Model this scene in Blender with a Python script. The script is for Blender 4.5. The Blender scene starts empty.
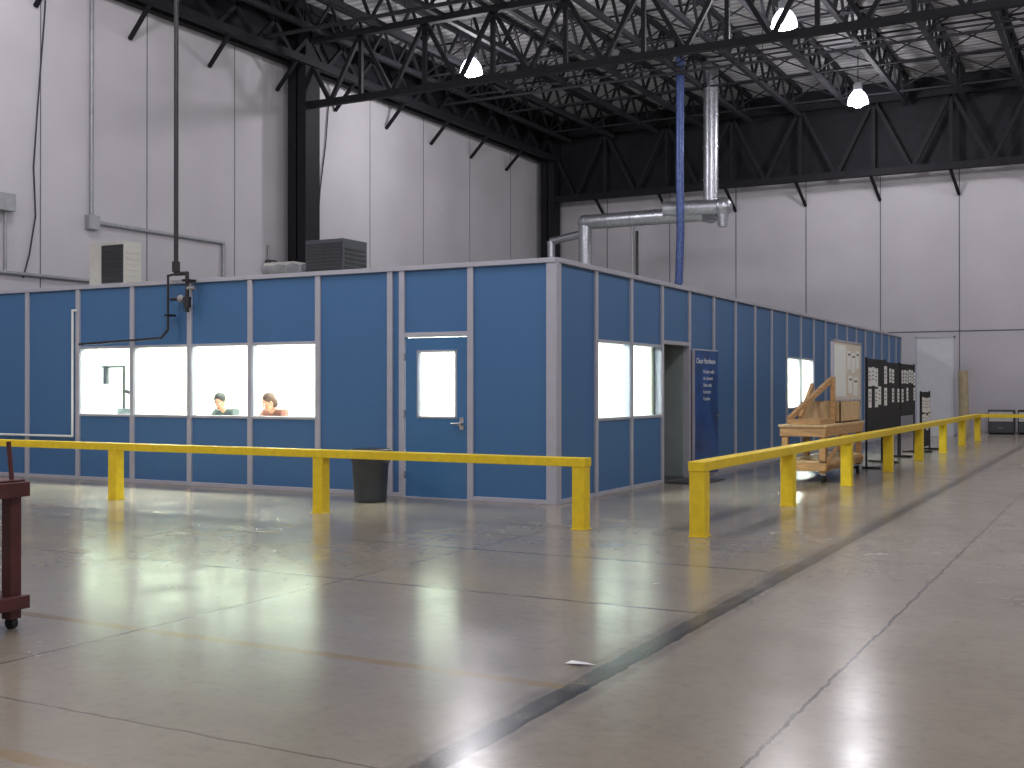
import bpy, math, random
from mathutils import Vector, Matrix
random.seed(7)
scene = bpy.context.scene
scene.view_settings.view_transform = 'Standard'
scene.view_settings.exposure = 0.0

# ------------------------------------------------------------ materials
def lin(c):
    c = c/255.0
    return c/12.92 if c <= 0.04045 else ((c+0.055)/1.055)**2.4
def rgb(r, g, b): return (lin(r), lin(g), lin(b), 1.0)

def mat(name, col, rough=0.6, metal=0.0, noise=0.12, scale=6.0, bump=0.0, emis=None, estr=0.0, spec=0.5, stretch=None):
    m = bpy.data.materials.new(name); m.use_nodes = True
    nt = m.node_tree; b = nt.nodes['Principled BSDF']
    b.inputs['Roughness'].default_value = rough
    b.inputs['Metallic'].default_value = metal
    b.inputs['Specular IOR Level'].default_value = spec
    tc = nt.nodes.new('ShaderNodeTexCoord')
    mp = nt.nodes.new('ShaderNodeMapping')
    if stretch: mp.inputs['Scale'].default_value = stretch
    nz = nt.nodes.new('ShaderNodeTexNoise'); nz.inputs['Scale'].default_value = scale
    nz.inputs['Detail'].default_value = 5
    nt.links.new(tc.outputs['Object'], mp.inputs['Vector']); nt.links.new(mp.outputs['Vector'], nz.inputs['Vector'])
    r = nt.nodes.new('ShaderNodeValToRGB')
    r.color_ramp.elements[0].position = 0.3; r.color_ramp.elements[1].position = 0.7
    r.color_ramp.elements[0].color = (col[0]*(1-noise), col[1]*(1-noise), col[2]*(1-noise), 1)
    r.color_ramp.elements[1].color = (min(1, col[0]*(1+noise)), min(1, col[1]*(1+noise)), min(1, col[2]*(1+noise)), 1)
    nt.links.new(nz.outputs['Fac'], r.inputs['Fac']); nt.links.new(r.outputs['Color'], b.inputs['Base Color'])
    if bump > 0:
        bp = nt.nodes.new('ShaderNodeBump'); bp.inputs['Strength'].default_value = bump; bp.inputs['Distance'].default_value = 0.02
        nt.links.new(nz.outputs['Fac'], bp.inputs['Height']); nt.links.new(bp.outputs['Normal'], b.inputs['Normal'])
    if emis:
        b.inputs['Emission Color'].default_value = emis; b.inputs['Emission Strength'].default_value = estr
    return m

M = {}
M['blue'] = mat('blue_vinyl_panel', rgb(64, 108, 154), 0.5, noise=0.03, scale=60)
M['alu'] = mat('aluminium_mullion', rgb(176, 176, 186), 0.45, 0.1, noise=0.04)
M['doorblue'] = mat('door_blue', rgb(64, 112, 158), 0.4, noise=0.03)
M['steel'] = mat('dark_roof_steel', rgb(38, 37, 42), 0.7, noise=0.2, spec=0.25)
M['girder'] = mat('dark_girder_steel', rgb(26, 25, 30), 0.7, noise=0.2, spec=0.25)
M['yellow'] = mat('yellow_enamel', rgb(236, 204, 34), 0.5, noise=0.08, scale=12, bump=0.05)
M['galv'] = mat('galvanised_duct', rgb(170, 172, 178), 0.35, 0.85, noise=0.2, scale=14, bump=0.3)
M['conduit'] = mat('conduit_grey', rgb(150, 152, 155), 0.5, 0.4)
M['dullgrey'] = mat('dull_grey_duct', rgb(120, 120, 124), 0.7, 0.1)
M['blackpipe'] = mat('black_iron_pipe', rgb(38, 36, 38), 0.5)
M['hose'] = mat('blue_hose', rgb(66, 84, 132), 0.4, 0.3, noise=0.4, scale=10, bump=0.3)
M['white'] = mat('white_paint', rgb(235, 238, 232), 0.6, noise=0.03)
M['paper'] = mat('paper', rgb(225, 225, 222), 0.8, noise=0.05)
M['ink'] = mat('ink_text', rgb(90, 90, 100), 0.8)
M['beige'] = mat('beige_enamel', rgb(185, 183, 176), 0.5, noise=0.05)
M['grille'] = mat('dark_grille', rgb(38, 40, 44), 0.5)
M['dgrey'] = mat('dark_grey_plastic', rgb(62, 66, 72), 0.5, noise=0.08)
M['black'] = mat('black_felt', rgb(24, 25, 30), 0.85)
M['wood'] = mat('pine_wood', rgb(186, 146, 98), 0.6, noise=0.25, scale=5, stretch=(1, 1, 8))
M['ply'] = mat('plywood', rgb(206, 176, 130), 0.6, noise=0.15, scale=4, stretch=(6, 1, 1))
M['maroon'] = mat('maroon_paint', rgb(84, 40, 40), 0.45, noise=0.15)
M['navy'] = mat('navy_print', rgb(36, 76, 136), 0.4, noise=0.45, scale=3)
M['kioskgrey'] = mat('vestibule_grey', rgb(140, 150, 148), 0.5, noise=0.12, scale=2)
M['tan'] = mat('tan_foam', rgb(170, 155, 125), 0.8)
M['cream'] = mat('cream_board', rgb(215, 206, 186), 0.6, noise=0.05)
M['palegrey'] = mat('pale_panel', rgb(206, 208, 210), 0.5, noise=0.04)
M['chrome'] = mat('chrome', rgb(200, 200, 200), 0.25, 1.0)
M['skin'] = mat('skin', rgb(196, 140, 112), 0.55, noise=0.05)
M['hair'] = mat('brown_hair', rgb(70, 44, 32), 0.7, noise=0.3, scale=40)
M['hairdark'] = mat('dark_hair', rgb(34, 32, 32), 0.7, noise=0.3, scale=40)
M['shirtgreen'] = mat('grey_green_shirt', rgb(50, 62, 62), 0.85, noise=0.12)
M['shirtbrown'] = mat('brown_shirt', rgb(112, 66, 54), 0.85, noise=0.15)
M['trousers'] = mat('dark_trousers', rgb(40, 44, 58), 0.85)
M['greycloth'] = mat('grey_machine', rgb(120, 125, 125), 0.6, noise=0.2)
M['intwall'] = mat('interior_white', rgb(236, 240, 228), 0.7, noise=0.02)
M['rubber'] = mat('rubber', rgb(30, 30, 30), 0.8)
M['joint'] = mat('wall_joint', rgb(100, 98, 104), 0.9)
M['troffer'] = mat('troffer_glow', rgb(255, 255, 255), 0.5, emis=(0.96, 1.0, 0.90, 1), estr=125.0)
M['bulb'] = mat('lamp_glow', rgb(255, 255, 255), 0.5, emis=(0.94, 0.95, 1.0, 1), estr=25.0)
M['acrylic'] = mat('lamp_reflector', rgb(215, 220, 230), 0.3, emis=(0.80, 0.84, 1.0, 1), estr=6.0)

def glass():
    m = bpy.data.materials.new('window_glass'); m.use_nodes = True
    nt = m.node_tree; nt.nodes.clear()
    o = nt.nodes.new('ShaderNodeOutputMaterial'); mx = nt.nodes.new('ShaderNodeMixShader')
    t = nt.nodes.new('ShaderNodeBsdfTransparent'); g = nt.nodes.new('ShaderNodeBsdfGlossy')
    t.inputs['Color'].default_value = (0.96, 0.98, 0.96, 1); g.inputs['Roughness'].default_value = 0.03
    mx.inputs['Fac'].default_value = 0.06
    nt.links.new(t.outputs[0], mx.inputs[1]); nt.links.new(g.outputs[0], mx.inputs[2]); nt.links.new(mx.outputs[0], o.inputs['Surface'])
    return m
M['glass'] = glass()
M['wall'] = mat('concrete_wall', rgb(186, 183, 187), 0.85, noise=0.05, scale=0.6, bump=0.05)

def deck():
    m = bpy.data.materials.new('roof_deck'); m.use_nodes = True
    nt = m.node_tree; b = nt.nodes['Principled BSDF']; b.inputs['Roughness'].default_value = 0.6
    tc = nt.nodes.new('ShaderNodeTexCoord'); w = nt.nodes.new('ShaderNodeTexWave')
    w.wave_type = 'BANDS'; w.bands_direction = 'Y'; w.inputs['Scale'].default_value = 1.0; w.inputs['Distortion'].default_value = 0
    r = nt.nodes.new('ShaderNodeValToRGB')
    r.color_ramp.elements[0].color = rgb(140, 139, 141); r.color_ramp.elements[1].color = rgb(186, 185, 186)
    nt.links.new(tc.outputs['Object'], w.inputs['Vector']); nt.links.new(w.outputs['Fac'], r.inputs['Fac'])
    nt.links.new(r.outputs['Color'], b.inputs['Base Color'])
    return m
M['deck'] = deck()

def floor_mat():
    m = bpy.data.materials.new('polished_concrete'); m.use_nodes = True
    nt = m.node_tree; L = nt.links.new; b = nt.nodes['Principled BSDF']
    geo = nt.nodes.new('ShaderNodeNewGeometry'); sep = nt.nodes.new('ShaderNodeSeparateXYZ'); L(geo.outputs['Position'], sep.inputs[0])
    def noise(s, d=6, rr=0.6):
        n = nt.nodes.new('ShaderNodeTexNoise'); n.inputs['Scale'].default_value = s; n.inputs['Detail'].default_value = d; n.inputs['Roughness'].default_value = rr
        L(geo.outputs['Position'], n.inputs['Vector']); return n.outputs['Fac']
    def math_(op, a, c=None, cl=False):
        n = nt.nodes.new('ShaderNodeMath'); n.operation = op; n.use_clamp = cl
        for i, v in enumerate((a, c)):
            if v is None: continue
            if isinstance(v, (int, float)): n.inputs[i].default_value = v
            else: L(v, n.inputs[i])
        return n.outputs[0]
    def rng(v, a, c, d=0, e=1):
        n = nt.nodes.new('ShaderNodeMapRange'); L(v, n.inputs[0])
        for i, q in enumerate((a, c, d, e)): n.inputs[i+1].default_value = q
        return n.outputs[0]
    def mix(f, a, c):
        n = nt.nodes.new('ShaderNodeMix'); n.data_type = 'RGBA'
        if isinstance(f, (int, float)): n.inputs[0].default_value = f
        else: L(f, n.inputs[0])
        for i, v in ((6, a), (7, c)):
            if isinstance(v, tuple): n.inputs[i].default_value = v
            else: L(v, n.inputs[i])
        return n.outputs[2]
    n1 = noise(0.35); n2 = noise(2.2); n3 = noise(14, 4); n4 = noise(0.8, 12, 0.78)
    col = mix(rng(n1, 0.35, 0.65), rgb(140, 131, 116), rgb(158, 149, 134))
    col = mix(rng(n2, 0.4, 0.75, 0, 0.32), col, rgb(118, 108, 96))
    col = mix(rng(n3, 0.5, 0.8, 0, 0.3), col, rgb(96, 89, 80))
    col = mix(rng(n4, 0.54, 0.70, 0, 0.4), col, rgb(92, 85, 77))
    warp = math_('MULTIPLY', math_('SUBTRACT', noise(5, 3), 0.5), 0.05)
    X, Y = sep.outputs[0], sep.outputs[1]
    def line(ax, pos, w, colr, st, lo=None, hi=None, patch=0.0):
        nonlocal col
        c = X if ax == 'x' else Y; o = Y if ax == 'x' else X
        d = math_('ABSOLUTE', math_('SUBTRACT', math_('ADD', c, warp), pos))
        f = rng(d, w*0.5, w*0.5+max(0.004, w*0.25), st, 0)
        if patch: f = math_('MULTIPLY', f, rng(noise(3.0, 8, 0.7), 0.5-patch, 0.5+patch*0.3))
        if lo is not None: f = math_('MULTIPLY', f, math_('GREATER_THAN', o, lo))
        if hi is not None: f = math_('MULTIPLY', f, math_('LESS_THAN', o, hi))
        col = mix(f, col, colr)
    dk = rgb(40, 38, 36)
    line('x', -2.35, 0.22, rgb(88, 82, 76), 0.5, 0.0, 36, 0.3)
    line('x', -2.35, 0.10, dk, 0.9, 0.0, 36, 0.3)
    line('x', -2.30, 0.025, dk, 0.9)
    line('x', -1.30, 0.014, dk, 0.75)
    line('x', -5.2, 0.014, dk, 0.65, hi=10.5)
    line('x', 1.6, 0.012, dk, 0.6)
    line('x', -9.2, 0.014, dk, 0.65, hi=12)
    line('y', 7.05, 0.03, dk, 0.75, hi=-2.3, patch=0.3)
    line('y', 8.9, 0.045, dk, 0.7, hi=-2.3, patch=0.3)
    line('y', 9.9, 0.018, dk, 0.65)
    line('y', 3.6, 0.012, dk, 0.5)
    line('y', 14.5, 0.012, dk, 0.5)
    line('y', 20.5, 0.012, dk, 0.5)
    ye = rgb(140, 112, 56)
    line('y', 5.0, 0.07, ye, 0.7, hi=-2.4, patch=0.35)
    line('y', 3.05, 0.08, ye, 0.7, hi=-3.0, patch=0.3)
    L(col, b.inputs['Base Color'])
    rr = math_('ADD', rng(n2, 0.3, 0.7, 0.17, 0.24), rng(n4, 0.5, 0.72, 0.0, 0.10))
    L(rr, b.inputs['Roughness'])
    b.inputs['Specular IOR Level'].default_value = 0.9
    bp = nt.nodes.new('ShaderNodeBump'); bp.inputs['Strength'].default_value = 0.05; bp.inputs['Distance'].default_value = 0.01
    L(n1, bp.inputs['Height']); L(bp.outputs['Normal'], b.inputs['Normal'])
    return m
M['floor'] = floor_mat()

# ------------------------------------------------------------ mesh builder
class MB:
    def __init__(s): s.v = []; s.f = []; s.m = []; s.sm = []; s.mats = []
    def mi(s, k):
        if k not in s.mats: s.mats.append(k)
        return s.mats.index(k)
    def add(s, vs, fs, k, smooth=False):
        o = len(s.v); s.v += [tuple(p) for p in vs]; i = s.mi(k)
        for f in fs: s.f.append([o+a for a in f]); s.m.append(i); s.sm.append(smooth)
    def box(s, x0, x1, y0, y1, z0, z1, k):
        x0, x1 = sorted((x0, x1)); y0, y1 = sorted((y0, y1)); z0, z1 = sorted((z0, z1))
        s.add([(x0,y0,z0),(x1,y0,z0),(x1,y1,z0),(x0,y1,z0),(x0,y0,z1),(x1,y0,z1),(x1,y1,z1),(x0,y1,z1)],
              [(3,2,1,0),(4,5,6,7),(0,1,5,4),(1,2,6,5),(2,3,7,6),(3,0,4,7)], k)
    def beam(s, p0, p1, w, h, k, up=(0,0,1)):
        p0 = Vector(p0); p1 = Vector(p1); d = (p1-p0).normalized(); u = Vector(up)
        if abs(d.dot(u)) > 0.98: u = Vector((1,0,0))
        a = d.cross(u).normalized()*w/2; b = a.cross(d).normalized()*h/2
        vs = [p0-a-b, p0+a-b, p0+a+b, p0-a+b, p1-a-b, p1+a-b, p1+a+b, p1-a+b]
        s.add(vs, [(0,1,2,3)[::-1],(4,5,6,7),(0,1,5,4),(1,2,6,5),(2,3,7,6),(3,0,4,7)], k)
    def cyl(s, p0, p1, r, k, r1=None, n=12, caps=True):
        p0 = Vector(p0); p1 = Vector(p1); r1 = r if r1 is None else r1
        d = (p1-p0).normalized(); u = Vector((0,0,1)) if abs(d.z) < 0.9 else Vector((1,0,0))
        a = d.cross(u).normalized(); b = d.cross(a).normalized()
        vs = []
        for q, rr in ((p0, r), (p1, r1)):
            for i in range(n):
                t = 2*math.pi*i/n; vs.append(q + a*math.cos(t)*rr + b*math.sin(t)*rr)
        s.add(vs, [(i, (i+1) % n, n+(i+1) % n, n+i) for i in range(n)], k, True)
        if caps: s.add(vs, [tuple(range(n))[::-1], tuple(range(n, 2*n))], k)
    def lathe(s, c, prof, k, n=24, axis='z'):
        vs = []; fs = []
        for (r, z) in prof:
            for i in range(n):
                t = 2*math.pi*i/n; vs.append((c[0]+r*math.cos(t), c[1]+r*math.sin(t), c[2]+z))
        for j in range(len(prof)-1):
            for i in range(n): fs.append((j*n+i, j*n+(i+1) % n, (j+1)*n+(i+1) % n, (j+1)*n+i))
        s.add(vs, fs, k, True)
    def ball(s, c, r, k, sx=1, sy=1, sz=1, n=16):
        vs = []; fs = []; J = 12
        for j in range(J+1):
            a = math.pi*j/J; rr = max(.0004, r*math.sin(a))
            for i in range(n):
                t = 2*math.pi*i/n; vs.append((c[0]+rr*math.cos(t)*sx, c[1]+rr*math.sin(t)*sy, c[2]-r*math.cos(a)*sz))
        for j in range(J):
            for i in range(n): fs.append((j*n+i, j*n+(i+1) % n, (j+1)*n+(i+1) % n, (j+1)*n+i))
        s.add(vs, fs, k, True)
    def tube(s, pts, r, k, n=12):
        for a, b in zip(pts[:-1], pts[1:]): s.cyl(a, b, r, k, n=n)
        for p in pts[1:-1]: s.ball(p, r*1.04, k, n=n)
    def build(s, name, parent=None, bevel=0.0):
        me = bpy.data.meshes.new(name); me.from_pydata(s.v, [], s.f)
        for k in s.mats: me.materials.append(M[k])
        for p, i, q in zip(me.polygons, s.m, s.sm): p.material_index = i; p.use_smooth = q
        me.update(); o = bpy.data.objects.new(name, me); scene.collection.objects.link(o)
        if parent: o.parent = parent
        if bevel:
            md = o.modifiers.new('bevel', 'BEVEL'); md.width = bevel; md.segments = 2; md.limit_method = 'ANGLE'; md.angle_limit = math.radians(50)
        return o
def empty(name, loc=(0,0,0)):
    e = bpy.data.objects.new(name, None); scene.collection.objects.link(e); e.empty_display_size = 0.3
    return e

# ------------------------------------------------------------ room shell
XL, XR, YF, YB, ZD = -20.0, 12.0, -6.0, 40.0, 11.7
b = MB(); b.box(XL-.3, XR+.3, YF, YB+.3, -0.2, 0, 'floor'); b.build('floor')
b = MB(); b.box(XL-.3, XR+.3, YF, YB+.3, ZD, ZD+.2, 'deck'); b.build('ceiling')
b = MB(); b.box(XL-.3, XL, YF, YB, 0, ZD, 'wall')
for i in range(16):
    y = -4.2+i*2.95; b.box(XL, XL+.006, y-.012, y+.012, 0, ZD, 'joint')
b.build('wall_left')
b = MB(); b.box(XL-.3, XR+.3, YB, YB+.3, 0, ZD, 'wall')
for i in range(13):
    x = -19.9+i*2.5; b.box(x-.016, x+.016, YB-.006, YB, 0, ZD, 'joint')
b.box(XL, XR, YB-.006, YB, 3.28, 3.32, 'joint')
b.build('wall_back')
b = MB(); b.box(XR, XR+.3, YF, YB, 0, ZD, 'wall'); b.build('wall_right')

# ------------------------------------------------------------ roof structure
def truss(mb, p0, p1, zb, zt, panel, ch, web, k, cross=False, verticals=False):
    p0 = Vector(p0); p1 = Vector(p1); Lh = (p1-p0).length; n = max(2, round(Lh/panel)); d = (p1-p0)/n
    for z in (zb, zt): mb.beam((p0.x, p0.y, z), (p1.x, p1.y, z), ch, ch, k)
    for i in range(n):
        a = p0+d*i; c = p0+d*(i+1); m = (a+c)/2
        if cross:
            mb.beam((a.x,a.y,zb),(c.x,c.y,zt), web, web, k); mb.beam((a.x,a.y,zt),(c.x,c.y,zb), web, web, k)
        else:
            mb.beam((a.x,a.y,zt),(m.x,m.y,zb), web, web, k); mb.beam((m.x,m.y,zb),(c.x,c.y,zt), web, web, k)
        if verticals: mb.beam((a.x,a.y,zb),(a.x,a.y,zt), web, web, k)
b = MB(); JS = 1.74
x = -18.61
while x < XR-0.5:
    truss(b, (x, 24.5), (x, 39.3), 10.75, 11.6, 1.25, 0.13, 0.07, 'steel')
    truss(b, (x, 9.0), (x, 24.5), 10.75, 11.6, 1.25, 0.13, 0.07, 'steel')
    x += JS
for y in (12.5, 16.5, 20.5, 29.0, 31.5, 34.0, 37.4):
    b.beam((-18.6, y, 10.72), (XR-.1, y, 10.72), .05, .05, 'steel')
    b.beam((-18.6, y, 11.6), (XR-.1, y, 11.6), .05, .05, 'steel')
    xx = -18.61
    while xx < XR-2:
        b.beam((xx, y, 10.75), (xx+JS, y, 11.6), .035, .035, 'steel'); b.beam((xx, y, 11.6), (xx+JS, y, 10.75), .035, .035, 'steel'); xx += JS
b.build('roof_joists')
b = MB(); truss(b, (-19.6, 24.5), (XR-.1, 24.5), 9.0, 10.7, 1.95, 0.17, 0.10, 'girder', verticals=True)
b.build('roof_girder')
b = MB(); truss(b, (-19.6, 9.0), (XR-.1, 9.0), 9.0, 10.7, 1.95, 0.17, 0.10, 'girder', verticals=True)
b.build('roof_girder')
b = MB(); truss(b, (-19.6, 39.3), (XR-.1, 39.3), 8.6, 11.0, 2.5, 0.22, 0.12, 'girder', verticals=True)
b.box(-19.6, XR-.1, 39.75, 39.95, 8.65, 11.65, 'girder')  # added dark backing sheet, makes the gaps in the back truss read dark
for i in range(12):
    x = -17.6+i*2.5
    b.beam((x, 39.3, 8.55), (x+.2, 39.97, 7.75), .08, .08, 'girder')
b.build('roof_girder')
b = MB(); truss(b, (-19.2, -2), (-19.2, 39.3), 10.1, 11.5, 1.4, 0.2, 0.1, 'girder', cross=True)
b.box(-19.95, -19.75, -2, 39.3, 10.1, 11.65, 'girder')  # backing sheet added along the left wall to darken the band behind the truss
for i in range(14):
    y = 6.0+i*2.55
    if y > 39 or abs(y-24.5) < .6: continue
    b.beam((-19.2, y, 10.05), (-19.97, y+.1, 9.35), .08, .08, 'girder')
b.build('roof_girder')
def column(x, y, w, top):
    b = MB(); t = 0.04
    b.box(x-w/2, x+w/2, y-w/2, y-w/2+t, 0, top, 'girder'); b.box(x-w/2, x+w/2, y+w/2-t, y+w/2, 0, top, 'girder')
    b.box(x-t/2, x+t/2, y-w/2, y+w/2, 0, top, 'girder'); b.box(x-w/2-.06, x+w/2+.06, y-w/2-.06, y+w/2+.06, 0, .03, 'girder')
    b.box(x+w/2-t, x+w/2, y-w/2+t, y+w/2-t, 0, top, 'girder')
    b.build('steel_column')
column(-19.5, 24.5, 0.6, 11.6)
column(-19.5, 39.4, 0.55, 11.6)
# sprinkler line
b = MB(); b.cyl((-19.5, 22.6, 10.3), (XR-.1, 22.6, 10.3), .05, 'steel'); b.cyl((-19.5, 31.5, 10.55), (XR-.1, 31.5, 10.55), .045, 'steel')
for i in range(10):
    b.cyl((-18+i*3, 22.6, 10.3), (-18+i*3, 22.6, 11.6), .012, 'steel', n=6)
    b.cyl((-18+i*3, 31.5, 10.55), (-18+i*3, 31.5, 11.6), .012, 'steel', n=6)
b.build('sprinkler_pipe')

# ------------------------------------------------------------ high-bay lamps
def lamp(x, y, power, z=10.3):
    b = MB()
    b.lathe((x, y, z), [(.31,-.18),(.315,-.16),(.28,0),(.20,.14),(.12,.22),(.09,.24)], 'acrylic')
    b.cyl((x, y, z+.22), (x, y, z+.45), .1, 'conduit'); b.box(x-.12, x+.12, y-.1, y+.1, z+.24, z+.42, 'conduit')
    b.cyl((x, y, z+.45), (x, y, 11.62), .015, 'steel', n=6)
    b.ball((x, y, z-.12), .22, 'bulb', sz=.8)
    o = b.build('high_bay_lamp')
    l = bpy.data.lights.new('bulb_light', 'POINT'); l.energy = power; l.color = (0.98, 0.95, 1.0); l.shadow_soft_size = 0.25
    lo = bpy.data.objects.new('bulb_light', l); scene.collection.objects.link(lo); lo.location = (x, y, z-.55); lo.parent = o
P = 540
for (x, y, p) in [(-16, 27.4, .75), (-7.3, 27.4, .8), (-7.3, 35.9, .5), (1.4, 35.9, .95), (1.4, 27.4, .85), (-16, 14, .8), (-7.3, 9.0, 1.6), (1.4, 18.9, 1.1), (1.4, 10.4, 1.5), (1.4, 1.9, .9), (-7.3, 1.0, 1.1), (-16, 4, 1.4)]:
    lamp(x, y, P*p)

# ------------------------------------------------------------ modular clean room
CX, CY = -6.22, 12.72
XE, YE = -17.2, CY+24.3
H = 3.05
room = empty('modular_cleanroom')
def slab(mb, face, t0, t1, z0, z1, d0, d1, k):
    if face == 'L': mb.box(CX-t0, CX-t1, CY+d0, CY+d1, z0, z1, k)
    else: mb.box(CX-d0, CX-d1, CY+t0, CY+t1, z0, z1, k)
pan, mul, gl = MB(), MB(), MB()
WZ0, WZ1 = 1.02, 2.07
def build_face(face, ms, kinds, hw):
    for i in range(len(ms)-1):
        a, c, kd = ms[i], ms[i+1], kinds.get(i, 's')
        if kd == 's': slab(pan, face, a, c, .05, H-.05, .02, .08, 'blue')
        elif kd == 'w':
            slab(pan, face, a, c, .05, WZ0, .02, .08, 'blue'); slab(pan, face, a, c, WZ1, H-.05, .02, .08, 'blue')
            slab(gl, face, a, c, WZ0, WZ1, .045, .051, 'glass')
            slab(mul, face, a, c, WZ0-.02, WZ0+.02, 0, .1, 'alu'); slab(mul, face, a, c, WZ1-.02, WZ1+.02, 0, .1, 'alu')
            slab(mul, face, a, a+hw+.012, WZ0, WZ1, .005, .1, 'alu'); slab(mul, face, c-hw-.012, c, WZ0, WZ1, .005, .1, 'alu')
        elif kd == 'd':
            slab(pan, face, a, c, 2.16, H-.05, .02, .08, 'blue')
            slab(mul, face, a, c, 2.11, 2.17, -.005, .1, 'alu')
    for i, m in enumerate(ms[1:]):
        slab(mul, face, m-hw, m+hw, 0, H-.03, -.012, .09, 'alu')
    E = ms[-1]
    slab(mul, face, 0, E, H-.06, H, -.025, .12, 'alu')
msL = [0.07, 1.22, 2.27, 2.46, 3.66, 4.87, 6.03, 7.2, 8.38, 9.55, 10.94]
build_face('L', msL, {1: 'd', 4: 'w', 5: 'w', 6: 'w', 7: 'w'}, .042)
msR = [0.07]+[1.22*k for k in range(1, 8)]
while msR[-1] < 23.4: msR.append(msR[-1]+1.14)
msR[-1] = 24.25
build_face('R', msR, {1: 'w', 2: 'w', 3: 'd', 9: 'w', 10: 'w'}, .042)
mul.box(CX+.012, CX-.13, CY-.012, CY+.13, 0, H-.0, 'alu')
slab(mul, 'L', .1, 1.22, 0, .055, -.005, .09, 'alu'); slab(mul, 'L', 2.27, 10.94, 0, .055, -.005, .09, 'alu')
slab(mul, 'R', .1, 3.66, 0, .055, -.005, .09, 'alu'); slab(mul, 'R', 4.88, 24.25, 0, .055, -.005, .09, 'alu')
pan.box(XE, XE+.08, CY+.08, YE, 0, H, 'blue'); pan.box(XE, CX, YE-.08, YE, 0, H, 'blue')
pan.build('wall_panels', room); mul.build('aluminium_mullions', room, .004); gl.build('window_panes', room)
# door 1
b = MB(); t0, t1 = 1.275, 2.215; w0, w1 = 1.44, 2.02; a0, a1 = 1.06, 1.92
slab(b, 'L', t0, t1, .01, a0, .01, .055, 'doorblue'); slab(b, 'L', t0, t1, a1, 2.1, .01, .055, 'doorblue')
slab(b, 'L', t0, w0, a0, a1, .01, .055, 'doorblue'); slab(b, 'L', w1, t1, a0, a1, .01, .055, 'doorblue')
for q in ((w0-.015, w0+.012, a0-.015, a1+.015), (w1-.012, w1+.015, a0-.015, a1+.015), (w0, w1, a0-.015, a0+.012), (w0, w1, a1-.012, a1+.015)):
    slab(b, 'L', q[0], q[1], q[2], q[3], 0, .065, 'alu')
slab(b, 'L', w0, w1, a0, a1, .03, .035, 'glass')
hx = CX-1.35
b.cyl((hx, CY+.01, .98), (hx, CY-.06, .98), .028, 'chrome'); b.cyl((hx, CY-.055, .98), (hx-.13, CY-.055, .98), .014, 'chrome')
b.box(hx-.03, hx+.03, CY-.004, CY+.01, .9, 1.06, 'chrome')
b.box(CX-2.25, CX-1.24, CY-.01, CY+.09, 0, .012, 'alu')
for z in (.3, 1.1, 1.85): b.cyl((CX-2.22, CY-.01, z-.05), (CX-2.22, CY-.01, z+.05), .014, 'chrome')
b.build('door_1', room)
# vestibule box added behind the open doorway, closed in so it stays dim
b = MB(); v0, v1 = CY+3.70, CY+4.84
b.box(CX-1.3, CX-1.25, v0-.05, v1+.05, 0, 2.3, 'kioskgrey'); b.box(CX-1.3, CX-.1, v0-.05, v0, 0, 2.3, 'kioskgrey'); b.box(CX-1.3, CX-.1, v1, v1+.05, 0, 2.3, 'kioskgrey')
b.box(CX-1.3, CX-.1, v0-.05, v1+.05, 2.25, 2.3, 'kioskgrey'); b.box(CX-1.25, CX-.1, v0, v1, 0.004, .02, 'dgrey')
b.build('vestibule', room)
# open door leaf folded back against the next bay
d2 = empty('door_2'); d2.parent = room
b = MB(); b.box(0, .045, 0, 1.04, .02, 2.07, 'alu'); b.box(.045, .052, .015, 1.025, .04, 2.05, 'navy')
b.cyl((.075, .94, .98), (.052, .94, .98), .025, 'chrome'); b.cyl((.1, .94, .98), (.1, .82, .98), .012, 'chrome'); b.cyl((.052, .94, .98), (.1, .94, .98), .012, 'chrome')
b.build('leaf', d2, .004)
def text(s, loc, size, rot, parent, k='white'):
    cu = bpy.data.curves.new('lettering', 'FONT'); cu.body = s; cu.size = size; cu.extrude = .001
    o = bpy.data.objects.new('lettering', cu); scene.collection.objects.link(o); o.location = loc; o.rotation_euler = rot; cu.materials.append(M[k]); o.parent = parent
R90 = (math.pi/2, 0, math.pi/2)
text('Clean Hardware', (.054, .05, 1.84), .125, R90, d2)
for i, s in enumerate(('Modular walls', 'Air showers', 'Filter units', 'Furniture', 'Curtains')): text(s, (.054, .35, 1.68-i*.11), .085, R90, d2, 'paper')
d2.location = (CX+.03, CY+4.9, 0); d2.rotation_euler = (0, 0, math.radians(-3))
b = MB(); b.box(CX+.02, CX+.62, v0+.0, v1-.05, 0, .012, 'black'); b.box(CX+.03, CX+.6, v0+.02, v1-.07, .012, .018, 'dgrey'); b.build('door_mat')

# roof, interior
b = MB()
b.box(XE, CX-.09, CY+.09, YE-.08, H-.06, H-.02, 'intwall')
b.box(XE+.08, CX-.12, CY+3.5, CY+3.6, .02, H-.06, 'intwall')
b.box(CX-3.3, CX-3.2, CY+3.6, YE-.08, .02, H-.06, 'intwall')
b.box(XE+.08, CX-.13, CY+.13, CY+3.5, .004, .02, 'intwall')
b.box(CX-3.2, CX-1.31, CY+3.6, YE-.08, .004, .02, 'intwall'); b.box(CX-1.31, CX-.13, CY+4.95, YE-.08, .004, .02, 'intwall')
b.box(XE+.085, XE+.1, CY+.1, CY+3.5, .02, H-.06, 'intwall')
b.box(CX-3.2, CX-.1, YE-.1, YE-.085, .02, H-.06, 'intwall')
b.build('interior_partitions', room)
b = MB()
for i in range(5): b.box(CX-1.0-i*2.1, CX-2.2-i*2.1, CY+1.2, CY+1.8, H-.1, H-.07, 'troffer')
for i in range(9): b.box(CX-1.5, CX-2.1, CY+5.2+i*2.15, CY+6.4+i*2.15, H-.1, H-.07, 'troffer')
b.build('ceiling_troffers', room)

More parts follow.
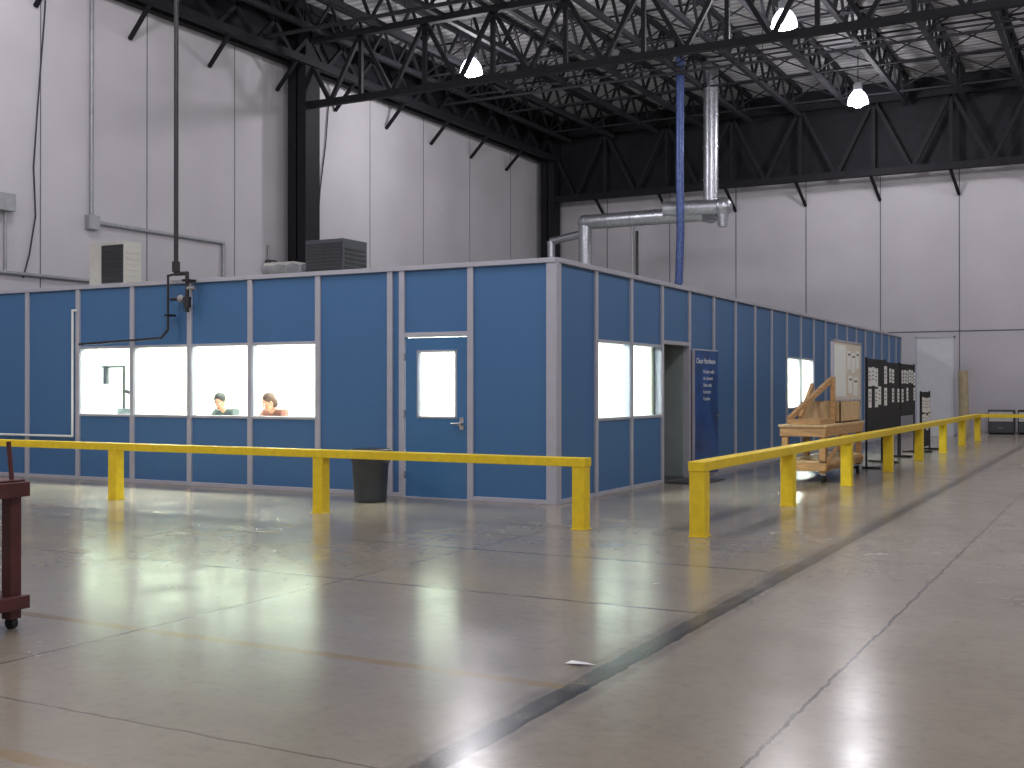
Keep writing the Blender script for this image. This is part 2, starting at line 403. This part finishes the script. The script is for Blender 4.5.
# bench and equipment inside
b = MB(); b.box(-15.2, -9.6, CY+.2, CY+.85, .9, .94, 'white')
for x in (-15.1, -13.3, -11.5, -9.7):
    b.box(x-.03, x+.03, CY+.25, CY+.31, .02, .9, 'alu'); b.box(x-.03, x+.03, CY+.75, CY+.81, .02, .9, 'alu')
b.build('lab_bench', room)
b = MB(); b.cyl((-14.1, 13.2, .94), (-14.1, 13.2, .98), .14, 'grille'); b.cyl((-14.1, 13.2, .98), (-14.1, 13.2, 1.8), .02, 'grille')
b.cyl((-14.1, 13.2, 1.78), (-14.6, 13.2, 1.78), .018, 'grille'); b.cyl((-14.5, 13.2, 1.8), (-14.5, 13.2, 1.5), .05, 'dgrey'); b.cyl((-14.1, 13.2, 1.4), (-13.9, 13.2, 1.35), .03, 'grille')
b.box(-14.15, -13.85, 13.1, 13.35, .98, 1.12, 'kioskgrey')
b.build('boom_microscope', room)

# seated technicians, bent over the bench
def skin_obj(name, verts, edges, rad, k, parent, root=0, sub=2):
    me = bpy.data.meshes.new(name); me.from_pydata(verts, edges, []); me.materials.append(M[k])
    o = bpy.data.objects.new(name, me); scene.collection.objects.link(o); o.parent = parent
    bpy.context.view_layer.objects.active = o
    sk = o.modifiers.new('skin', 'SKIN')
    for i, r in enumerate(rad):
        me.skin_vertices[0].data[i].radius = (r, r) if not isinstance(r, tuple) else r
        me.skin_vertices[0].data[i].use_root = (i == root)
    sk.use_smooth_shade = True
    s = o.modifiers.new('sub', 'SUBSURF'); s.levels = sub; s.render_levels = sub
    return o
def technician(x, y, shirt, hair, turn=0.0, style=0):
    p = empty('seated_person'); p.parent = room
    V = [(0,0,.56),(0,-.03,.76),(0,-.10,.95),(0,-.18,1.08),
         (-.17,-.14,1.06),(-.25,-.26,.90),(-.20,-.50,.98),
         (.17,-.14,1.06),(.25,-.26,.90),(.20,-.50,.98)]
    E = [(0,1),(1,2),(2,3),(3,4),(4,5),(5,6),(3,7),(7,8),(8,9)]
    R = [(.17,.13),(.16,.12),(.18,.12),(.10,.09),.085,.055,.036,.085,.055,.036]
    skin_obj('torso', V, E, R, shirt, p)
    V = [(0,0,.56),(-.10,-.02,.55),(-.12,-.42,.54),(-.12,-.38,.10),(-.12,-.50,.06),(.10,-.02,.55),(.12,-.42,.54),(.12,-.38,.10),(.12,-.50,.06)]
    E = [(0,1),(1,2),(2,3),(3,4),(0,5),(5,6),(6,7),(7,8)]
    skin_obj('legs', V, E, [.13,.10,.065,.045,.04,.10,.065,.045,.04], 'trousers', p)
    skin_obj('neck', [(0,-.16,1.06),(0,-.24,1.16)], [(0,1)], [.06,.055], 'skin', p)
    for s in (-1, 1):
        V = [(s*.20,-.50,.98),(s*.17,-.575,.966)]; E = [(0,1)]; R = [.026,(.036,.018)]
        for j, (dx, L) in enumerate(((-.028,.065),(-.010,.075),(.010,.07),(.028,.055))):
            a = len(V); V += [(s*(.17+dx),-.61,.964),(s*(.17+dx),-.61-L*.55,.968),(s*(.17+dx),-.61-L,.955)]; E += [(1,a),(a,a+1),(a+1,a+2)]; R += [.010,.009,.008]
        a = len(V); V += [(s*.135,-.56,.966),(s*.115,-.60,.962)]; E += [(1,a),(a,a+1)]; R += [.011,.009]
        skin_obj('hand', V, E, R, 'skin', p)
    hd = MB()
    hd.ball((0,.01,.02), .1, 'skin', .80, .98, 1.12, 24); hd.ball((0,-.03,-.055), .07, 'skin', .85, .9, .8, 20)
    hd.ball((0,-.105,-.005), .016, 'skin', .8, 1.3, 1.6)
    for s in (-1, 1):
        hd.ball((s*.081,.01,0), .026, 'skin', .35, .7, 1.2); hd.ball((s*.031,-.082,.02), .012, 'white'); hd.ball((s*.031,-.091,.02), .006, 'black')
        hd.box(s*.031-.017, s*.031+.017, -.098, -.088, .04, .047, hair)
    hd.ball((0,-.088,-.055), .02, 'shirtbrown', 1.1, .5, .3)
    hd.ball((0,.03,.045), .106, hair, .86, .98, 1.02, 24)
    if style: hd.ball((0,.07,-.03), .085, hair, 1.0, .7, 1.1, 20)
    h = hd.build('head', p); h.location = (0, -.29, 1.22); h.rotation_euler = (math.radians(30), 0, turn)
    st = MB(); st.cyl((0,.02,.40),(0,.02,.45), .18, 'dgrey', n=24); st.cyl((0,.02,.1),(0,.02,.4), .025, 'chrome')
    for a in range(5):
        t = a*2*math.pi/5; st.beam((0,.02,.1),(.24*math.cos(t),.02+.24*math.sin(t),.06), .03,.02,'chrome'); st.ball((.24*math.cos(t),.02+.24*math.sin(t),.045), .025, 'rubber', n=10)
    st.build('stool', p)
    p.location = (x, y, 0)
technician(-12.42, CY+1.12, 'shirtgreen', 'hairdark', .3, 0)
technician(-11.45, CY+1.12, 'shirtbrown', 'hair', -.5, 1)

# ------------------------------------------------------------ yellow guard rails
def post(b, x, y, w=.15, h=.66):
    b.box(x-w/2, x+w/2, y-w/2, y+w/2, 0.012, h, 'yellow')
    b.box(x-w/2-.012, x+w/2+.012, y-w/2-.012, y+w/2+.012, 0, .012, 'yellow')
b = MB(); y = 10.66
for x in (-4.93, -8.23, -11.53, -14.83): post(b, x, y, w=.14)
b.box(-18.2, -4.85, y-.08, y+.08, .64, .73, 'yellow')
post(b, -18.12, y)
b.build('guard_rail', bevel=.012)
b = MB(); x = -3.68
for i in range(8): post(b, x, 10.69+i*3.3, w=.155)
b.box(x-.085, x+.085, 10.6, 33.74, .635, .73, 'yellow')
b.box(x-.085, 8.0, 33.74, 33.9, .635, .73, 'yellow')
for i in range(1, 4): post(b, x+i*3.3, 33.82)
b.build('guard_rail', bevel=.012)

# ------------------------------------------------------------ trash can
b = MB(); c = (-8.5, 12.02, 0)
b.lathe(c, [(.001,.005),(.20,.005),(.205,.03),(.24,.6),(.26,.61),(.265,.66),(.25,.67),(.23,.64),(.2,.05),(.001,.05)], 'dgrey', 32)
for a in (0, math.pi):
    b.box(c[0]+math.cos(a)*.25-.02, c[0]+math.cos(a)*.25+.02, c[1]-.05, c[1]+.05, .5, .56, 'dgrey')
b.build('trash_can')

# ------------------------------------------------------------ maroon cart
b = MB(); x1, y1 = -5.82, 4.72; x0 = x1-1.2; y0 = y1-.75
b.box(x0, x1, y0, y1, .79, .88, 'maroon'); b.box(x0+.02, x1-.02, y0+.02, y1-.02, .88, .895, 'maroon'); b.box(x0+.0, x1-.0, y0+.0, y1-.0, .12, .20, 'maroon')
for xx in (x0+.05, x1-.12):
    for yy in (y0+.03, y1-.11):
        b.box(xx, xx+.08, yy, yy+.08, .06, .82, 'maroon'); b.cyl((xx+.04, yy+.02, .035), (xx+.04, yy+.06, .035), .035, 'rubber', n=16)
b.cyl((x1-.04, y1-.1, .89), (x1-.07, y1-.1, 1.12), .014, 'maroon')
b.build('maroon_cart', bevel=.006)

# floor litter
b = MB(); b.add([(-2.6,5.42,.004),(-2.52,5.40,.015),(-2.44,5.46,.006),(-2.5,5.46,.012),(-2.58,5.46,.014)], [(0,1,4),(1,2,3),(1,3,4)], 'paper'); b.build('paper_scrap')

# ------------------------------------------------------------ wooden cart with boards
b = MB(); x0, x1, y0, y1 = -4.72, -4.06, 17.55, 20.25
for xx in (x0, x1-.09):
    for yy in (y0, (y0+y1)/2-.045, y1-.09): b.box(xx, xx+.09, yy, yy+.09, .14, .84, 'wood')
b.box(x0-.04, x1+.04, y0-.05, y1+.05, .84, .88, 'ply')
b.box(x0-.02, x1+.02, y0-.03, y0, .70, .84, 'wood'); b.box(x1, x1+.03, y0, y1, .70, .84, 'wood'); b.box(x0-.03, x0, y0, y1, .70, .84, 'wood')
b.box(x0-.02, x1+.02, y0-.03, y0, .18, .30, 'wood'); b.box(x1, x1+.03, y0, y1, .18, .30, 'wood'); b.box(x0-.03, x0, y0, y1, .18, .30, 'wood')
b.box(x0, x1, y0, y1, .3, .33, 'ply')
b.beam((x1+.02, y0+.05, .3), (x1+.02, (y0+y1)/2, .72), .03, .08, 'wood')
for xx in (x0+.05, x1-.05):
    for yy in (y0+.1, y1-.1):
        b.cyl((xx-.02, yy, .06), (xx+.02, yy, .06), .06, 'rubber', n=16); b.box(xx-.035, xx+.035, yy-.03, yy+.03, .1, .14, 'chrome')
b.build('wooden_cart', bevel=.004)
b = MB(); bx0, bx1, by0, by1 = -4.7, -4.08, 18.7, 20.2
b.box(bx0, bx1, by0, by0+.02, .885, 1.22, 'ply'); b.box(bx0, bx1, by1-.02, by1, .885, 1.22, 'ply'); b.box(bx0, bx0+.02, by0, by1, .885, 1.22, 'ply'); b.box(bx1-.02, bx1, by0, by1, .885, 1.22, 'ply'); b.box(bx0, bx1, by0, by1, .885, .905, 'ply')
b.build('plywood_box')
b = MB(); b.beam((-4.65, 17.7, .955), (-4.2, 18.6, 1.58), .07, .07, 'wood'); b.beam((-4.65, 17.65, .925), (-4.15, 17.65, .925), .07, .08, 'wood'); b.beam((-4.18, 17.65, .925), (-4.18, 18.62, .925), .07, .08, 'wood'); b.beam((-4.18, 18.6, .925), (-4.18, 18.6, 1.62), .07, .07, 'wood')
b.beam((-4.5, 17.8, .97), (-4.5, 18.6, 1.48), .05, .09, 'wood'); b.build('timber_brace')
b = MB(); N0 = -4.2
b.box(N0-.03, N0, 18.75, 20.85, 1.23, 2.2, 'cream'); b.box(N0-.04, N0+.01, 18.71, 18.75, 1.225, 2.22, 'alu'); b.box(N0-.04, N0+.01, 20.85, 20.89, .0, 2.22, 'alu'); b.box(N0-.04, N0+.01, 18.71, 20.89, 2.2, 2.23, 'alu'); b.box(N0-.04, N0+.01, 18.71, 20.89, 1.225, 1.25, 'alu')
for (yy, zz, w, h) in ((19.75, 1.75, .25, .32), (20.1, 1.7, .25, .34), (20.45, 1.78, .22, .3), (19.85, 1.35, .25, .3), (20.25, 1.3, .3, .32)):
    b.box(N0, N0+.008, yy, yy+w, zz, zz+h, 'white'); b.box(N0+.008, N0+.01, yy+.03, yy+w-.03, zz+h-.08, zz+h-.05, 'ink')
b.box(N0, N0+.005, 18.8, 19.65, 1.3, 2.15, 'white')
b.build('notice_board')
def pinboard(yc, w, z0, z1, x=-4.25, big=False):
    b = MB()
    b.box(x-.02, x+.02, yc-w/2, yc+w/2, z0, z1, 'black')
    for s in (-1, 1):
        b.cyl((x, yc+s*(w/2), 0.03), (x, yc+s*(w/2), z1+.02), .02, 'black'); b.box(x-.25, x+.25, yc+s*(w/2)-.02, yc+s*(w/2)+.02, 0, .035, 'black')
    n = int(w/.3)
    for i in range(n):
        for j in range(2):
            if random.random() < .25: continue
            yy = yc-w/2+.08+i*.3; zz = z1-.42-j*.38+random.uniform(-.03, .03)
            if zz < z0+.02: continue
            b.box(x+.02, x+.026, yy, yy+(.27 if big else .2), zz-(.06 if big else 0), zz+.28, 'paper')
            for q in range(3): b.box(x+.026, x+.0275, yy+.03, yy+.17, zz+.05+q*.07, zz+.07+q*.07, 'ink')
    b.build('pin_board')
pinboard(22.0, 1.8, .60, 1.97, x=-4.15, big=True); pinboard(24.0, 1.8, .60, 1.95); pinboard(26.0, 1.8, .85, 1.95)
pinboard(27.8, 1.3, .1, 1.35, x=-4.15, big=True)

# far end things
b = MB(); b.box(-5.75, -4.6, 36.6, 36.68, .0, 3.0, 'palegrey')
b.box(-5.75, -5.70, 36.57, 36.60, 0, 3.0, 'alu'); b.box(-4.65, -4.6, 36.57, 36.60, 0, 3.0, 'alu'); b.box(-5.75, -4.6, 36.57, 36.6, 2.95, 3.0, 'alu')
b.box(-5.75, -5.7, 36.3, 37.0, 0, .05, 'alu'); b.box(-4.65, -4.6, 36.3, 37.0, 0, .05, 'alu')
b.build('spare_wall_panel')
b = MB(); b.cyl((-4.3, 36.2, 0), (-4.35, 36.3, 1.95), .14, 'tan', n=20); b.cyl((-4.3, 36.2, .5), (-4.313, 36.226, .56), .145, 'beige', n=20); b.cyl((-4.35, 36.3, 1.94), (-4.35, 36.3, 1.96), .07, 'shirtbrown', n=16)
b.build('foam_roll')
def cabinet(x, y, w, h, k):
    b = MB(); b.box(x, x+w, y, y+.5, .04, h, k); b.box(x+.02, x+w-.02, y+.03, y+.48, 0, .04, 'black')
    for j in range(2):
        z = .07+j*(h-.1)/2; b.box(x+.03, x+w-.03, y-.02, y, z, z+(h-.16)/2, 'beige' if j else 'dgrey'); b.box(x+w/2-.06, x+w/2+.06, y-.04, y-.02, z+.12, z+.14, 'chrome')
    b.build('filing_cabinet', bevel=.006)
for i, kk in enumerate(('dgrey', 'black', 'beige', 'dgrey', 'black')): cabinet(-3.9+i*.85, 38.6, .75, .76, kk)

# ------------------------------------------------------------ roof equipment
def condenser(x0, x1, y0, y1, z0, z1, k, half):
    b = MB(); b.box(x0, x1, y0, y1, z0+.04, z1, k); b.box(x0+.05, x0+.12, y0+.02, y1-.02, z0, z0+.04, 'rubber'); b.box(x1-.12, x1-.05, y0+.02, y1-.02, z0, z0+.04, 'rubber')
    gx = x0+(x1-x0)*half
    b.box(gx, x1-.03, y0-.012, y0, z0+.08, z1-.05, 'grille')
    n = 9
    for i in range(n+1):
        z = z0+.08+(z1-z0-.14)*i/n; b.box(gx, x1-.03, y0-.022, y0-.012, z, z+.008, 'dgrey')
    for i in range(6):
        z = z0+.1+(z1-z0-.2)*i/6; b.box(x1, x1+.012, y0+.05, y1-.05, z, z+.03, 'grille' if half < .2 else k)
    b.build('ac_condenser', bevel=.008)
condenser(-15.0, -14.2, 13.3, 13.65, 3.055, 3.8, 'beige', .36)
condenser(-10.95, -10.25, 13.8, 14.4, 3.055, 3.66, 'dgrey', .03)
b = MB(); b.box(-12.1, -11.5, 14.2, 14.9, 3.055, 3.42, 'beige'); b.tube([(-11.95+i*.055, 14.0+.03*math.sin(i), 3.26+.02*math.sin(i*1.3)) for i in range(16)], .08, 'dullgrey')
b.box(-11.4, -11.15, 14.2, 14.6, 3.055, 3.34, 'dullgrey'); b.build('filter_fan_unit')

def corr(b, p0, p1, r, k, step=.9):
    b.cyl(p0, p1, r, k, n=20); p0 = Vector(p0); p1 = Vector(p1); L = (p1-p0).length; d = (p1-p0)/L; t = 0
    while t < L: b.cyl(p0+d*t, p0+d*min(L, t+.05), r*1.08, k, n=20); t += step
b = MB(); DY, DZ = 34.2, 6.85
corr(b, (-11.4, DY, DZ), (-11.4, DY, 11.6), .23, 'galv', 1.0); corr(b, (-15.66, DY, DZ), (-11.0, DY, DZ), .24, 'galv', .8)
b.ball((-15.66, DY, DZ), .25, 'galv'); corr(b, (-15.66, DY, 3.06), (-15.66, DY, DZ), .22, 'galv', .9)
b.ball((-11.4, DY, DZ), .32, 'galv'); corr(b, (-11.4, DY, DZ), (-10.7, DY-1.0, DZ), .28, 'galv', .5); b.ball((-10.7, DY-1.0, DZ), .29, 'galv')
b.cyl((-10.7, DY-1, DZ), (-10.7, DY-1, DZ-.6), .2, 'galv', r1=.14)
corr(b, (-12.4, DY-1.5, DZ), (-10.7, DY-1.0, DZ), .22, 'galv', .5)
corr(b, (-16.9, DY, 3.06), (-16.9, DY, 6.3), .13, 'galv', .8); b.cyl((-16.9, DY, 6.3), (-15.66, DY, 6.5), .13, 'galv', n=16)
b.cyl((-14.0, DY, 3.06), (-14.0, DY, DZ), .06, 'conduit', n=12); b.cyl((-13.85, DY, 3.06), (-13.85, DY, DZ-.4), .05, 'blackpipe', n=12)
b.build('air_duct')
b = MB()
pts = [(-12.1, 32.3, 11.6), (-12.12, 32.3, 8), (-12.1, 32.3, 6), (-12.15, 32.3, 4.6), (-12.3, 32.3, 4.0), (-12.45, 32.3, 3.06)]
b.tube([(p[0]+.4, p[1], p[2]) for p in pts], .12, 'hose', 14)
b.build('blue_hose')

# pipes on left
b = MB(); px, py = -12.37, CY-.15
b.tube([(px, py, 11.6), (px, py, 3.12)], .035, 'blackpipe'); b.cyl((px, py, 3.15), (px, py, 3.3), .06, 'blackpipe')
b.tube([(px-.02, py, 3.12), (px+.22, py, 3.12), (px+.22, py, 2.55)], .03, 'blackpipe'); b.cyl((px+.22, py, 2.75), (px+.22, py, 2.62), .055, 'blackpipe')
b.tube([(px, py, 3.12), (px-.16, py, 3.1), (px-.16, py, 2.3), (px-.3, py, 2.18), (-14.4, py, 2.12)], .018, 'blackpipe')
b.tube([(px-.1, py, 2.75), (px+.28, py, 2.75)], .025, 'blackpipe'); b.ball((px+.1, py, 2.75), .06, 'conduit')
b.cyl((px+.22, py, 2.9), (px+.36, py, 2.9), .03, 'conduit'); b.box(px+.16, px+.28, py-.05, CY-.03, 3.0, 3.03, 'steel'); b.box(px-.2, px-.12, py-.03, CY-.03, 2.5, 2.53, 'steel')
b.build('black_gas_pipe')
b = MB(); cx = -14.68
b.tube([(cx+.1, CY-.035, 2.66), (cx, CY-.035, 2.66), (cx, CY-.035, .68), (-17.1, CY-.035, .68)], .018, 'white'); b.build('white_conduit')
b = MB()
b.tube([(-19.95, 17.75, 11.6), (-19.95, 17.75, 5.06), (-19.95, 21.9, 5.06), (-19.95, 21.9, 3.3)], .045, 'conduit')
b.box(-20, -19.85, 17.6, 17.9, 4.9, 5.2, 'conduit')
b.tube([(-19.95, 12, 3.77), (-19.95, 18.4, 3.77)], .04, 'conduit'); b.box(-20, -19.8, 15.3, 15.7, 5.0, 5.35, 'conduit'); b.cyl((-19.93, 15.55, 5.0), (-19.93, 15.55, 3.77), .03, 'conduit')
b.build('wall_conduit')
def cable(y0, pts):
    b = MB(); b.tube([(-19.96, y0+dy, z) for dy, z in pts], .018, 'blackpipe', 6); b.build('hanging_cable')
cable(16.3, [(0.35, 11), (.2, 9), (.05, 7.3), (-.05, 6), (.0, 5.0), (-.15, 4.2), (-.3, 3.7)])
cable(25.7, [(.5, 9.6), (.35, 8.3), (.1, 7.0), (.0, 6.0), (-.1, 5.0), (-.1, 3.4)])
b = MB(); b.box(-19.98, -19.8, 23.5, 23.75, 4.0, 4.8, 'dgrey'); b.box(-19.8, -19.78, 23.53, 23.72, 4.05, 4.75, 'conduit'); b.cyl((-19.95, 23.6, 4.8), (-19.95, 23.6, 5.2), .03, 'conduit'); b.build('electrical_box')

# ------------------------------------------------------------ world & camera
w = bpy.data.worlds.new('world'); scene.world = w; w.use_nodes = True
w.node_tree.nodes['Background'].inputs[0].default_value = (0.56, 0.54, 0.58, 1); w.node_tree.nodes['Background'].inputs[1].default_value = 0.75
cam = bpy.data.cameras.new('camera'); cam.sensor_width = 36; cam.lens = 1150/1024*36
co = bpy.data.objects.new('camera', cam); scene.collection.objects.link(co)
co.location = (0, 0, 1.44); co.rotation_euler = (math.radians(90.2), 0, math.radians(28.25)); scene.camera = co
